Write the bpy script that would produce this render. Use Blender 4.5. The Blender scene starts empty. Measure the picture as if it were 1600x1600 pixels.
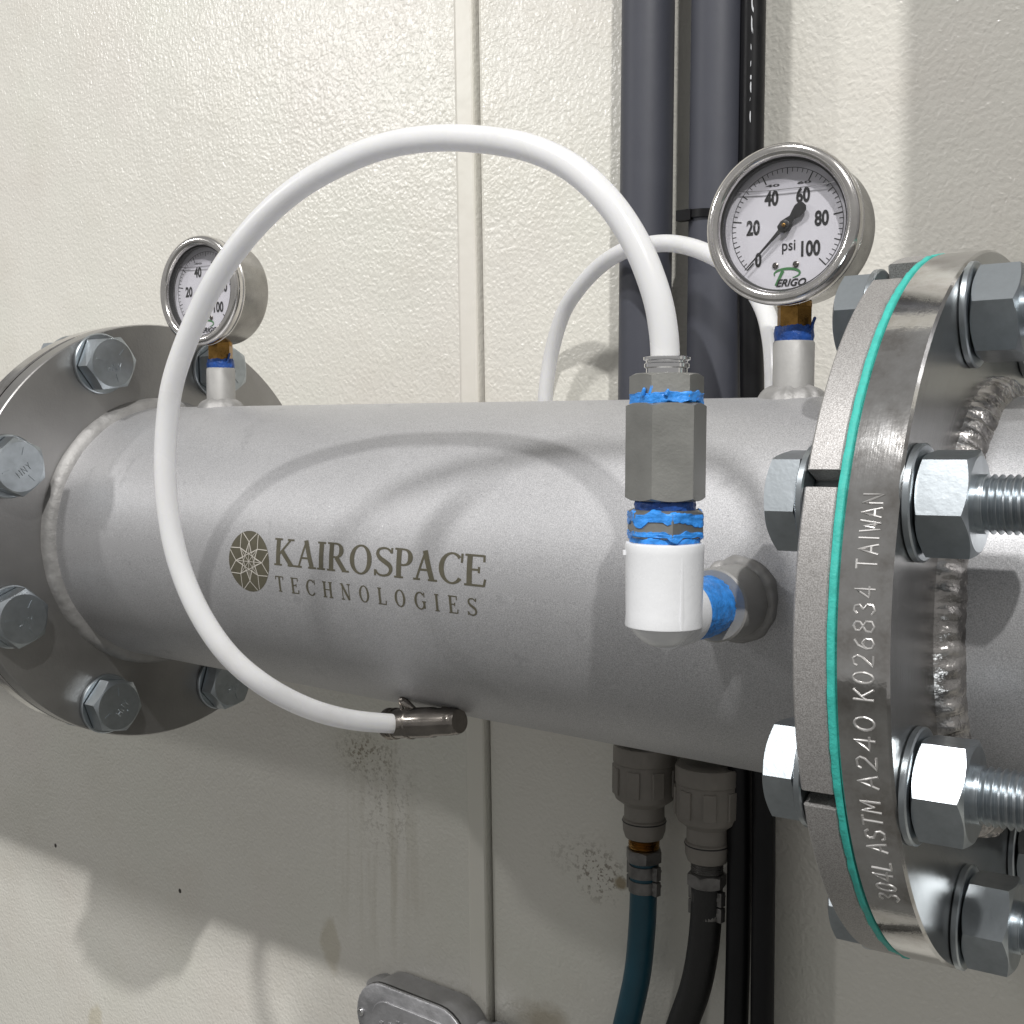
import bpy, bmesh, math, random
from mathutils import Vector, Matrix, noise
R_ = math.radians
pi = math.pi
S = 0.001            # every length below is written in millimetres
scene = bpy.context.scene
col = scene.collection
rng = random.Random(7)

# ------------------------------------------------------------------ camera
def cam_axes(yaw, pitch, roll):
    f = Vector((-math.sin(yaw)*math.cos(pitch), math.cos(yaw)*math.cos(pitch), -math.sin(pitch)))
    r = Vector((math.cos(yaw), math.sin(yaw), 0)); u = r.cross(f)
    c, s = math.cos(roll), math.sin(roll)
    return c*r + s*u, -s*r + c*u, f
cr, cu, cf = cam_axes(0.666643577808951, 0.06472102695163098, 0.0038113031322826434)
cam = bpy.data.cameras.new('camera'); co = bpy.data.objects.new('camera', cam); col.objects.link(co)
cam.sensor_width = 36; cam.lens = 36*1905.911/1600; cam.clip_start = 0.01; cam.clip_end = 60
m = Matrix((cr, cu, -cf)).transposed().to_4x4(); m.translation = Vector((166.6, -505.9, 67.7))*S
co.matrix_world = m
scene.camera = co

# ------------------------------------------------------------------ light
w = bpy.data.worlds.new('World'); scene.world = w; w.use_nodes = True
bg = w.node_tree.nodes['Background']; bg.inputs[0].default_value = (1.0, 0.985, 0.96, 1); bg.inputs[1].default_value = 0.33
def lamp(name, d, dist, size, watt, colr, target=(-200, 0, 0)):
    L = bpy.data.lights.new(name, 'AREA'); L.shape = 'DISK'; L.size = size; L.energy = watt; L.color = colr
    o = bpy.data.objects.new(name, L); col.objects.link(o)
    d = Vector(d).normalized(); o.location = (Vector(target)*S) + d*dist
    o.rotation_euler = d.to_track_quat('Z', 'Y').to_euler()
    return o
def sph(az, el): a, e = math.radians(az), math.radians(el); return (math.sin(a)*math.cos(e), -math.cos(a)*math.cos(e), math.sin(e))
lamp('workshop_lamp_right', sph(42, 43), 4.2, 0.10, 120, (1, 0.985, 0.96))
lamp('workshop_lamp_middle', sph(-8, 53), 4.2, 0.36, 82, (1, 0.985, 0.97))
lamp('workshop_lamp_left', sph(-49, 22), 4.2, 0.20, 18, (1, 0.985, 0.97))
scene.view_settings.view_transform = 'Standard'; scene.view_settings.look = 'None'
scene.view_settings.exposure = 0.10; scene.view_settings.gamma = 1
scene.render.engine = 'CYCLES'
scene.render.resolution_x = 1024; scene.render.resolution_y = 1024

# ------------------------------------------------------------------ materials
class NT:
    def __init__(s, name):
        s.m = bpy.data.materials.new(name); s.m.use_nodes = True; s.t = s.m.node_tree
        s.b = s.t.nodes['Principled BSDF']; s.tc = s.t.nodes.new('ShaderNodeTexCoord')
    def node(s, typ, **kw):
        n = s.t.nodes.new(typ)
        for k, v in kw.items():
            if k in ('operation', 'blend_type', 'data_type', 'feature', 'distance', 'noise_dimensions', 'clamp', 'use_clamp', 'bands_direction', 'wave_type'): setattr(n, k, v)
            else: n.inputs[k].default_value = v
        return n
    def link(s, a, b): s.t.links.new(a, b)
    def coords(s, scale=None, loc=None):
        if scale is None: return s.tc.outputs['Object']
        mp = s.t.nodes.new('ShaderNodeMapping'); mp.inputs['Scale'].default_value = scale
        if loc: mp.inputs['Location'].default_value = loc
        s.link(s.tc.outputs['Object'], mp.inputs[0]); return mp.outputs[0]
    def noise(s, scale, detail=3, rough=.5, vec=None):
        n = s.node('ShaderNodeTexNoise'); n.inputs['Scale'].default_value = scale
        n.inputs['Detail'].default_value = detail; n.inputs['Roughness'].default_value = rough
        s.link(vec or s.coords(), n.inputs['Vector']); return n.outputs['Fac']
    def ramp(s, x, stops):
        n = s.t.nodes.new('ShaderNodeValToRGB'); e = n.color_ramp.elements
        while len(e) < len(stops): e.new(0.5)
        for el, (p, c) in zip(e, stops):
            el.position = p; el.color = (c, c, c, 1) if isinstance(c, (int, float)) else (*c, 1)
        s.link(x, n.inputs[0]); return n.outputs[0]
    def math(s, op, a, b=None, clamp=False):
        n = s.t.nodes.new('ShaderNodeMath'); n.operation = op; n.use_clamp = clamp
        for i, v in enumerate((a, b)):
            if v is None: continue
            if isinstance(v, (int, float)): n.inputs[i].default_value = v
            else: s.link(v, n.inputs[i])
        return n.outputs[0]
    def mix(s, fac, a, b, mode='MIX'):
        n = s.t.nodes.new('ShaderNodeMix'); n.data_type = 'RGBA'; n.blend_type = mode
        for i, v in ((0, fac), (6, a), (7, b)):
            if isinstance(v, (int, float)): n.inputs[i].default_value = v
            elif isinstance(v, tuple): n.inputs[i].default_value = (*v, 1)
            else: s.link(v, n.inputs[i])
        return n.outputs[2]
    def bump(s, h, dist, strength=1.0, prev=None):
        n = s.t.nodes.new('ShaderNodeBump'); n.inputs['Strength'].default_value = strength; n.inputs['Distance'].default_value = dist
        s.link(h, n.inputs['Height'])
        if prev: s.link(prev, n.inputs['Normal'])
        return n.outputs[0]
    def set(s, **kw):
        for k, v in kw.items():
            k = k.replace('_', ' ')
            i = s.b.inputs[k]
            if isinstance(v, (int, float)): i.default_value = v
            elif isinstance(v, tuple): i.default_value = (*v, 1) if len(v) == 3 and i.type == 'RGBA' else v
            else: s.link(v, i)
        return s

def mat_simple(name, c, rough, metal=0., var=.08, nscale=60, bumpd=0.0, bscale=400, **kw):
    n = NT(name)
    f = n.noise(nscale, 4, .6)
    cc = n.ramp(f, [(.3, tuple(x*(1-var) for x in c)), (.7, tuple(min(1, x*(1+var)) for x in c))])
    rr = n.ramp(f, [(.3, max(0, rough*.85)), (.7, min(1, rough*1.15))])
    n.set(Base_Color=cc, Roughness=rr, Metallic=metal, **kw)
    if bumpd: n.set(Normal=n.bump(n.noise(bscale, 3, .6), bumpd))
    return n.m

def mat_blasted(name, base=(.45, .45, .465), stain=True):
    n = NT(name)
    big = n.noise(9, 4, .6); fine = n.noise(2200, 2, .6); mid = n.noise(140, 3, .6)
    c = n.ramp(big, [(.3, tuple(x*.9 for x in base)), (.7, tuple(x*1.06 for x in base))])
    c = n.mix(.28, c, n.ramp(fine, [(.38, .14), (.62, .78)]), 'MIX')
    spk = n.ramp(n.noise(1500, 1, .5), [(.0, 0), (.70, 0), (.76, 1)])
    r = n.math('SUBTRACT', n.math('MULTIPLY_ADD', mid, .12), n.math('MULTIPLY', spk, .22))
    r = n.math('ADD', n.math('SUBTRACT', n.math('MULTIPLY', mid, .12), n.math('MULTIPLY', spk, .28)), .43)
    # small dark scuffs
    sc = n.ramp(n.noise(38, 5, .7), [(.0, 0), (.62, 0), (.70, .45)])
    c = n.mix(sc, c, tuple(x*.62 for x in base))
    b1 = n.bump(fine, .00007, 1.0); b2 = n.bump(n.noise(300, 2, .5), .00005, 1.0, b1)
    n.set(Base_Color=c, Roughness=r, Metallic=.62, Normal=b2, Specular_IOR_Level=.5)
    return n.m

def mat_wall(name, emboss=True, base=(.665, .65, .595)):
    n = NT(name)
    co_ = n.coords()
    big = n.noise(2.3, 4, .6); c = n.ramp(big, [(.3, tuple(x*.96 for x in base)), (.7, tuple(min(1, x*1.04) for x in base))])
    c = n.mix(n.ramp(n.noise(7, 2, .5), [(.45, 0), (.7, .5)]), c, (base[0]*.985, base[1]*.955, base[2]*.97))
    c = n.mix(n.ramp(n.noise(5.3, 2, .5), [(.5, 0), (.75, .5)]), c, (base[0]*.93, base[1]*.97, base[2]*.93))
    # faint grime
    c = n.mix(n.ramp(n.noise(14, 6, .7), [(.5, 0), (.8, .22)]), c, (.52, .49, .40))
    sep = n.t.nodes.new('ShaderNodeSeparateXYZ'); n.link(co_, sep.inputs[0])
    def blob(cx, cz, rx, rz, soft=.5, edge=.4, nsc=40):
        a = n.math('DIVIDE', n.math('SUBTRACT', sep.outputs[0], cx*S), rx*S)
        b = n.math('DIVIDE', n.math('SUBTRACT', sep.outputs[2], cz*S), rz*S)
        d = n.math('SQRT', n.math('ADD', n.math('MULTIPLY', a, a), n.math('MULTIPLY', b, b)))
        d = n.math('ADD', d, n.math('MULTIPLY', n.math('SUBTRACT', n.noise(nsc, 4, .6), .5), edge))
        return n.ramp(d, [(max(0, 1-soft), 1), (1.0, 0)])
    speck = n.ramp(n.noise(260, 3, .7), [(.52, 0), (.60, 1)])
    # mould speckle and vertical runs below the hose end, and round the hose coupling
    for (cx, cz, rx, rz, k) in ((-530, -192, 42, 22, .75), (-505, -225, 45, 70, .35), (-300, -243, 26, 22, .85), (-310, -232, 45, 20, .4), (-425, -375, 60, 25, .35)):
        msk = n.math('MULTIPLY', n.math('MULTIPLY', blob(cx, cz, rx, rz, .8), speck), k)
        c = n.mix(msk, c, (.15, .12, .085))
    run = n.ramp(n.noise(1, 4, .6, n.coords((75, 75, 5))), [(.46, 0), (.62, 1)])
    c = n.mix(n.math('MULTIPLY', n.math('MULTIPLY', blob(-515, -270, 62, 110, .7), run), .34), c, (.34, .31, .22))
    c = n.mix(n.math('MULTIPLY', blob(-535, -188, 55, 35, 1.0), .30), c, (.33, .30, .20))
    c = n.mix(n.math('MULTIPLY', blob(-568, -364, 15, 29, .3, 1.5, 28), .36), c, (.36, .31, .19))
    c = n.mix(n.math('MULTIPLY', blob(-920, -540, 16, 24, .3, 1.6, 28), .36), c, (.42, .36, .2))
    c = n.mix(n.math('MULTIPLY', blob(-352, -362, 30, 18, .6, 1.4, 35), .6), c, (.3, .25, .16))
    c = n.mix(n.math('MULTIPLY', blob(-284, -243, 7, 6, .5, .7), .8), c, (.22, .16, .07))
    for (cx, cz) in ((-986.8, -367), (-775, -365)):
        c = n.mix(blob(cx, cz, 2.6, 2.6, .3, .1), c, (.03, .025, .02))
    n.set(Base_Color=c, Roughness=.25 if emboss else .34, Specular_IOR_Level=.65)
    if emboss:
        v = n.node('ShaderNodeTexVoronoi', feature='SMOOTH_F1'); v.inputs['Scale'].default_value = 310; v.inputs['Smoothness'].default_value = .8
        wv = n.t.nodes.new('ShaderNodeVectorMath'); wv.operation = 'ADD'
        nn = n.t.nodes.new('ShaderNodeTexNoise'); nn.inputs['Scale'].default_value = 160; n.link(co_, nn.inputs['Vector'])
        sc2 = n.t.nodes.new('ShaderNodeVectorMath'); sc2.operation = 'SCALE'; sc2.inputs['Scale'].default_value = .004
        n.link(nn.outputs['Color'], sc2.inputs[0]); n.link(co_, wv.inputs[0]); n.link(sc2.outputs[0], wv.inputs[1])
        n.link(wv.outputs[0], v.inputs['Vector'])
        h1 = n.noise(390, 2, .5, wv.outputs[0])
        h = n.math('ADD', n.math('MULTIPLY', v.outputs['Distance'], -.9), n.math('MULTIPLY', h1, 1.0))
        amp = n.ramp(sep.outputs[2], [(0, 1), (1, 1)])
        b1 = n.bump(h, .00037, 1.0)
        b2 = n.bump(n.noise(14, 3, .5), .0015, 1.0, b1)
        n.set(Normal=b2)
    else:
        n.set(Normal=n.bump(n.noise(60, 3, .5), .0004))
    return n.m

def mat_zinc(name, base=(.60, .64, .67), rough=.2):
    n = NT(name)
    f = n.noise(70, 4, .65); g = n.noise(500, 3, .7)
    c = n.mix(n.ramp(f, [(.35, 0), (.7, 1)]), base, tuple(x*.72 for x in base))
    r = n.math('ADD', n.math('MULTIPLY', f, .16), rough-.04)
    n.set(Base_Color=c, Metallic=1.0, Roughness=r, Normal=n.bump(g, .00002, 1.0, n.bump(f, .00010)))
    return n.m

def mat_polished(name):
    n = NT(name)
    f = n.noise(45, 5, .7); streak = n.noise(1, 4, .6, n.coords((900, 30, 30)))
    c = n.ramp(f, [(.3, (.30, .28, .26)), (.5, (.50, .49, .48)), (.75, (.64, .64, .64))])
    r = n.math('ADD', n.math('MULTIPLY', f, .12), .04)
    n.set(Base_Color=c, Metallic=1.0, Roughness=r, Normal=n.bump(streak, .00002, 1.0, n.bump(f, .00010)))
    return n.m

def mat_turned(name):
    n = NT(name)
    # face machined in rings
    sep = n.t.nodes.new('ShaderNodeSeparateXYZ'); n.link(n.coords(), sep.inputs[0])
    d = n.math('SQRT', n.math('ADD', n.math('MULTIPLY', sep.outputs[1], sep.outputs[1]), n.math('MULTIPLY', sep.outputs[2], sep.outputs[2])))
    cv = n.t.nodes.new('ShaderNodeCombineXYZ'); n.link(n.math('MULTIPLY', d, 900), cv.inputs[0])
    ring = n.noise(1, 3, .7, cv.outputs[0]); f = n.noise(18, 4, .6)
    n.set(Base_Color=n.ramp(f, [(.3, (.34, .34, .335)), (.7, (.50, .50, .50))]), Metallic=1.0, Roughness=n.math('ADD', n.math('MULTIPLY', f, .16), .16),
          Normal=n.bump(ring, .0001, 1.0))
    return n.m

def mat_tube():
    n = NT('milky_plastic')
    f = n.noise(30, 3, .5); sm = n.ramp(n.noise(22, 5, .7), [(.5, 0), (.75, .5)])
    n.set(Base_Color=n.mix(sm, n.ramp(f, [(.3, (.87, .88, .89)), (.7, (.92, .92, .93))]), (.74, .73, .70)), Roughness=n.ramp(f, [(.3, .2), (.7, .32)]),
          Subsurface_Weight=.5, Subsurface_Radius=(.006, .006, .007), Subsurface_Scale=1.0, Normal=n.bump(n.noise(50, 2, .5), .0002))
    tr = n.t.nodes.new('ShaderNodeBsdfTranslucent'); tr.inputs[0].default_value = (.86, .86, .88, 1)
    mx = n.t.nodes.new('ShaderNodeMixShader'); mx.inputs[0].default_value = .36
    out = [x for x in n.t.nodes if x.type == 'OUTPUT_MATERIAL'][0]
    n.link(n.b.outputs[0], mx.inputs[1]); n.link(tr.outputs[0], mx.inputs[2]); n.link(mx.outputs[0], out.inputs[0])
    return n.m

def mat_glass():
    m_ = bpy.data.materials.new('gauge_glass'); m_.use_nodes = True; t = m_.node_tree; t.nodes.clear()
    o = t.nodes.new('ShaderNodeOutputMaterial'); tr = t.nodes.new('ShaderNodeBsdfTransparent'); g = t.nodes.new('ShaderNodeBsdfGlossy')
    tc = t.nodes.new('ShaderNodeTexCoord'); nz = t.nodes.new('ShaderNodeTexNoise'); nz.inputs['Scale'].default_value = 60
    t.links.new(tc.outputs['Object'], nz.inputs['Vector'])
    mp = t.nodes.new('ShaderNodeMapRange'); mp.inputs['To Min'].default_value = .02; mp.inputs['To Max'].default_value = .10
    t.links.new(nz.outputs['Fac'], mp.inputs[0]); t.links.new(mp.outputs[0], g.inputs['Roughness'])
    tr.inputs[0].default_value = (.96, .96, .97, 1)
    lw = t.nodes.new('ShaderNodeLayerWeight'); lw.inputs[0].default_value = .5
    pw = t.nodes.new('ShaderNodeMath'); pw.operation = 'POWER'; pw.inputs[1].default_value = 4; t.links.new(lw.outputs['Facing'], pw.inputs[0])
    fr = t.nodes.new('ShaderNodeMath'); fr.operation = 'MULTIPLY_ADD'; fr.inputs[1].default_value = .6; fr.inputs[2].default_value = .045; t.links.new(pw.outputs[0], fr.inputs[0])
    mx = t.nodes.new('ShaderNodeMixShader')
    t.links.new(fr.outputs[0], mx.inputs[0]); t.links.new(tr.outputs[0], mx.inputs[1]); t.links.new(g.outputs[0], mx.inputs[2]); t.links.new(mx.outputs[0], o.inputs[0])
    return m_

M = dict(
    stamp=mat_simple('fresh_stamping', (.60, .59, .58), .34, .8, .05), blastflange=mat_blasted('blasted_flange', (.335, .32, .31)),
    blast=mat_blasted('blasted_stainless'),
    blastdark=mat_simple('dull_plate_steel', (.33, .325, .32), .33, .9, .10, 18, .00008, 500),
    stub=mat_simple('dull_fitting_steel', (.36, .355, .345), .58, .35, .1, 60, .00008, 700),
    weld=mat_simple('weld_metal', (.30, .295, .29), .55, .45, .15, 120, .0003, 400),
    weldr=mat_simple('oily_weld_metal', (.37, .355, .345), .27, .9, .45, 90, .0008, 220),
    wall=mat_wall('embossed_wall_paint'), strip=mat_wall('smooth_trim_paint', False, (.685, .665, .605)),
    zinc=mat_zinc('zinc_plating', (.45, .49, .52), .28), polished=mat_polished('polished_plate_edge'), turned=mat_turned('machined_plate_face'),
    satin=mat_simple('machined_hex_steel', (.30, .30, .285), .50, .85, .1, 50, .00006, 900),
    case=mat_zinc('gauge_steel', (.38, .37, .355), .2), bezel=mat_zinc('gauge_bezel_steel', (.74, .72, .70), .12),
    chrome=mat_simple('bright_chrome', (.75, .75, .76), .1, 1., .05),
    dial=mat_simple('dial_white', (.68, .67, .70), .5, 0., .02), dialwet=mat_simple('dial_above_liquid', (.52, .51, .54), .4, 0., .03),
    ink=mat_simple('black_ink', (.02, .02, .02), .4, 0., .1), greenink=mat_simple('green_ink', (.06, .20, .07), .5), olive=mat_simple('laser_mark', (.075, .068, .045), .6, .0, .12, 300),
    pale=mat_simple('unmarked_lines', (.60, .57, .52), .5, .3, .1), brass=mat_simple('tarnished_brass', (.30, .17, .05), .3, 1., .35, 150, .0002, 300),
    pvc=mat_simple('white_pvc', (.76, .77, .79), .28, 0., .02, 60, .0001, 200, Subsurface_Weight=.1, Subsurface_Radius=(.003, .003, .003)),
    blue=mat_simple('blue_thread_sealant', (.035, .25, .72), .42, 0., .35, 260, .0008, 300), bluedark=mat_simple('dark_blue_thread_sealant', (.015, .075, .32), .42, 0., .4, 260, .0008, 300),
    tube=mat_tube(), teal=mat_simple('teal_gasket_sheet', (.04, .42, .36), .6, 0., .12, 300, .0003, 700),
    gpvc=mat_simple('grey_pvc', (.052, .055, .070), .5, 0., .08, 12, .0002, 40), black=mat_simple('black_plastic', (.005, .005, .006), .4, 0., .1, Specular_IOR_Level=.25),
    blackhose=mat_simple('black_rubber', (.006, .006, .006), .5, 0., .1, 60, .0003, 300), bluehose=mat_simple('blue_green_hose', (.004, .055, .085), .4, 0., .1, 60, .0002, 200),
    coupler=mat_simple('grey_brown_nylon', (.20, .185, .165), .5, 0., .14, 40, .0003, 200), clamp=mat_simple('dull_clamp_steel', (.17, .165, .16), .4, .7, .3, 90, .0003, 200),
    cast=mat_simple('cast_aluminium', (.42, .42, .435), .42, .75, .16, 60, .0006, 160), darkss=mat_simple('dark_stainless', (.24, .22, .20), .22, 1., .25, 60),
    dark=mat_simple('near_black_matt', (.03, .025, .018), .9), glass=mat_glass(), white=mat_simple('white_marking', (.50, .51, .53), .6),
    floor=mat_simple('concrete_floor', (.12, .12, .115), .6, 0., .15, 3),
)

# ------------------------------------------------------------------ mesh helpers
class MB:
    def __init__(s): s.v = []; s.f = []; s.mi = []
    def add(s, vs, fs, Mx=None, mi=0):
        k = len(s.v)
        for p in vs:
            p = Vector(p); s.v.append(Mx @ p if Mx else p)
        s.f += [tuple(i+k for i in f) for f in fs]; s.mi += [mi]*len(fs)
        return s
    def lathe(s, prof, n=64, Mx=None, rfun=None, mi=0, closed=False, caps=True):
        vs = []; fs = []
        for j, (r, z) in enumerate(prof):
            for i in range(n):
                a = 2*pi*i/n; rr = r; zz = z
                if rfun: rr, zz = rfun(r, z, a, j)
                vs.append((rr*math.cos(a), rr*math.sin(a), zz))
        m_ = len(prof)
        for j in range(m_ if closed else m_-1):
            for i in range(n):
                a = j*n+i; b = j*n+(i+1) % n; j2 = (j+1) % m_
                fs.append((a, b, j2*n+(i+1) % n, j2*n+i))
        if not closed and caps:
            if prof[0][0] > 1e-6: fs.append(tuple(range(n-1, -1, -1)))
            if prof[-1][0] > 1e-6: fs.append(tuple((m_-1)*n+i for i in range(n)))
        return s.add(vs, fs, Mx, mi)
    def box(s, x0, x1, y0, y1, z0, z1, Mx=None, mi=0):
        vs = [(x, y, z) for x in (x0, x1) for y in (y0, y1) for z in (z0, z1)]
        return s.add(vs, [(0, 1, 3, 2), (4, 6, 7, 5), (0, 4, 5, 1), (2, 3, 7, 6), (0, 2, 6, 4), (1, 5, 7, 3)], Mx, mi)
    def tube(s, pts, r, n=24, caps=True, Mx=None, mi=0, twist=None):
        pts = [Vector(p) for p in pts]; rs = r if isinstance(r, (list, tuple)) else [r]*len(pts)
        t0 = (pts[1]-pts[0]).normalized(); up = Vector((0, 0, 1)) if abs(t0.z) < .9 else Vector((1, 0, 0))
        nrm = (up - t0*up.dot(t0)).normalized(); vs = []; fs = []
        for k, p in enumerate(pts):
            t = (pts[min(k+1, len(pts)-1)] - pts[max(k-1, 0)]).normalized()
            nrm = (nrm - t*nrm.dot(t)).normalized(); b = t.cross(nrm)
            for i in range(n):
                a = 2*pi*i/n; vs.append(p + (nrm*math.cos(a) + b*math.sin(a))*rs[k])
        for k in range(len(pts)-1):
            for i in range(n):
                fs.append((k*n+i, k*n+(i+1) % n, (k+1)*n+(i+1) % n, (k+1)*n+i))
        if caps: fs += [tuple(range(n-1, -1, -1)), tuple((len(pts)-1)*n+i for i in range(n))]
        return s.add(vs, fs, Mx, mi)
    def hexa(s, af, h, both=False, ch=.97, z0=0, Mx=None, mi=0, n=72):
        def hr(a):
            d = (a % (pi/3)) - pi/6
            return af/2/math.cos(d)
        rc = af/2*ch; rings = []
        def ring(fn): rings.append([fn(2*pi*i/n) for i in range(n)])
        def sidez(r): return max(0, r-rc)*.50
        if both: ring(lambda a: (min(hr(a), rc), z0)); ring(lambda a: (hr(a), z0+sidez(hr(a))))
        else: ring(lambda a: (hr(a), z0))
        ring(lambda a: (hr(a), z0+h-sidez(hr(a)))); ring(lambda a: (min(hr(a), rc), z0+h))
        vs = []; fs = []
        for rg in rings:
            for i, (r, z) in enumerate(rg):
                a = 2*pi*i/n; vs.append((r*math.cos(a), r*math.sin(a), z))
        for j in range(len(rings)-1):
            for i in range(n): fs.append((j*n+i, j*n+(i+1) % n, (j+1)*n+(i+1) % n, (j+1)*n+i))
        fs += [tuple(range(n-1, -1, -1)), tuple((len(rings)-1)*n+i for i in range(n))]
        return s.add(vs, fs, Mx, mi)
    def mesh(s, name, mats, sharp=32, smooth=True):
        me = bpy.data.meshes.new(name)
        me.from_pydata([tuple(p*S) for p in s.v], [], s.f); me.update()
        bm = bmesh.new(); bm.from_mesh(me); bmesh.ops.recalc_face_normals(bm, faces=bm.faces); bm.to_mesh(me); bm.free()
        for mm in (mats if isinstance(mats, (list, tuple)) else [mats]): me.materials.append(mm)
        me.polygons.foreach_set('material_index', s.mi)
        if smooth:
            me.polygons.foreach_set('use_smooth', [True]*len(me.polygons)); me.set_sharp_from_angle(angle=R_(sharp))
        me.update(); return me
    def build(s, name, mats, parent=None, sharp=32, smooth=True, bevel=0):
        o = bpy.data.objects.new(name, s.mesh(name, mats, sharp, smooth)); col.objects.link(o)
        if parent: o.parent = parent
        if bevel:
            b = o.modifiers.new('bevel', 'BEVEL'); b.width = bevel*S; b.segments = 2; b.limit_method = 'ANGLE'; b.angle_limit = R_(40)
        return o
def recenter(o):
    """give a one-mesh thing its own origin at the middle of its base"""
    vs = [v.co for v in o.data.vertices]
    c = Vector(((min(v.x for v in vs)+max(v.x for v in vs))/2, (min(v.y for v in vs)+max(v.y for v in vs))/2, min(v.z for v in vs)))
    o.data.transform(Matrix.Translation(-c)); o.location = c; return o
def tag(o, label=None, cat=None, group=None, kind=None):
    for k, v in (('label', label), ('category', cat), ('group', group), ('kind', kind)):
        if v: o[k] = v
    return o
def empty(name, label, cat, Mx=None, group=None):
    o = bpy.data.objects.new(name, None); col.objects.link(o); o.empty_display_size = .01
    if Mx: o.matrix_world = Matrix.Translation(Mx.translation*S) @ Mx.to_3x3().to_4x4()
    return tag(o, label, cat, group)
def copy_tree(o, parent=None):
    c = o.copy(); col.objects.link(c); c.parent = parent
    for ch in list(o.children): copy_tree(ch, c)
    return c
def T(x, y, z): return Matrix.Translation((x, y, z))
def rot(a, ax): return Matrix.Rotation(R_(a), 4, ax)
ZX = Matrix(((0, 0, 1, 0), (1, 0, 0, 0), (0, 1, 0, 0), (0, 0, 0, 1)))      # local Z -> +X, local X -> +Y
ZXn = Matrix(((0, 0, -1, 0), (-1, 0, 0, 0), (0, 1, 0, 0), (0, 0, 0, 1)))    # local Z -> -X
ZYn = Matrix(((1, 0, 0, 0), (0, 0, -1, 0), (0, 1, 0, 0), (0, 0, 0, 1)))     # local Z -> -Y, local Y -> +Z
def spline(pts, k=8):
    pts = [Vector(p) for p in pts]; out = []
    for i in range(len(pts)-1):
        p0 = pts[max(i-1, 0)]; p1 = pts[i]; p2 = pts[i+1]; p3 = pts[min(i+2, len(pts)-1)]
        for j in range(k):
            t = j/k
            out.append(.5*((2*p1)+(-p0+p2)*t+(2*p0-5*p1+4*p2-p3)*t*t+(-p0+3*p1-3*p2+p3)*t**3))
    return out+[pts[-1]]
CAMP = Vector((166.6, -505.9, 67.7))
def onY(px, py, Y):          # used only to read positions off the photograph
    d = cf + cr*((px-800)/1905.911) - cu*((py-800)/1905.911)
    return CAMP + d*((Y-CAMP.y)/d.y)

# ------------------------------------------------------------------ strokes: letters drawn as thin plates
def strip(pts, ws):
    """quads of a stroke along pts with widths ws, in (u, v)"""
    L = []
    for k, p in enumerate(pts):
        a = Vector(pts[max(k-1, 0)]); b = Vector(pts[min(k+1, len(pts)-1)]); t = (b-a).normalized(); nn = Vector((-t.y, t.x))
        w_ = ws[k] if isinstance(ws, list) else ws
        L.append((Vector(p)+nn*w_/2, Vector(p)-nn*w_/2))
    return L
def subdiv(p, q, n=6): return [(p[0]+(q[0]-p[0])*i/n, p[1]+(q[1]-p[1])*i/n) for i in range(n+1)]
TK, TN = .16, .068
def ell(cx, cy, rx, ry, a0, a1, tk=TK, tn=TN, n=26):
    pts = []; ws = []
    for i in range(n+1):
        a = R_(a0+(a1-a0)*i/n); c = abs(math.cos(a))
        w_ = tn+(tk-tn)*c**1.6
        pts.append((cx+(rx-w_/2)*math.cos(a), cy+(ry-w_/2)*math.sin(a))); ws.append(w_)
    return pts, ws
def ln(x0, y0, x1, y1, w_): return subdiv((x0, y0), (x1, y1)), w_
def sf(x0, x1, y): return ln(x0, y+(TN/2 if y < .5 else -TN/2), x1, y+(TN/2 if y < .5 else -TN/2), TN)
def stem(x): return ln(x, .01, x, .99, TK)
def scurve():
    P = [(.60, .82), (.50, .93), (.34, .965), (.18, .91), (.13, .77), (.22, .62), (.40, .50), (.55, .39), (.60, .24), (.52, .09), (.34, .03), (.17, .07), (.07, .20)]
    sp = spline([(x, y, 0) for x, y in P], 4); n = len(sp)
    return [(p.x, p.y) for p in sp], [TN+(TK-TN)*math.exp(-((i/n-.5)/.2)**2) for i in range(n)]
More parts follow.
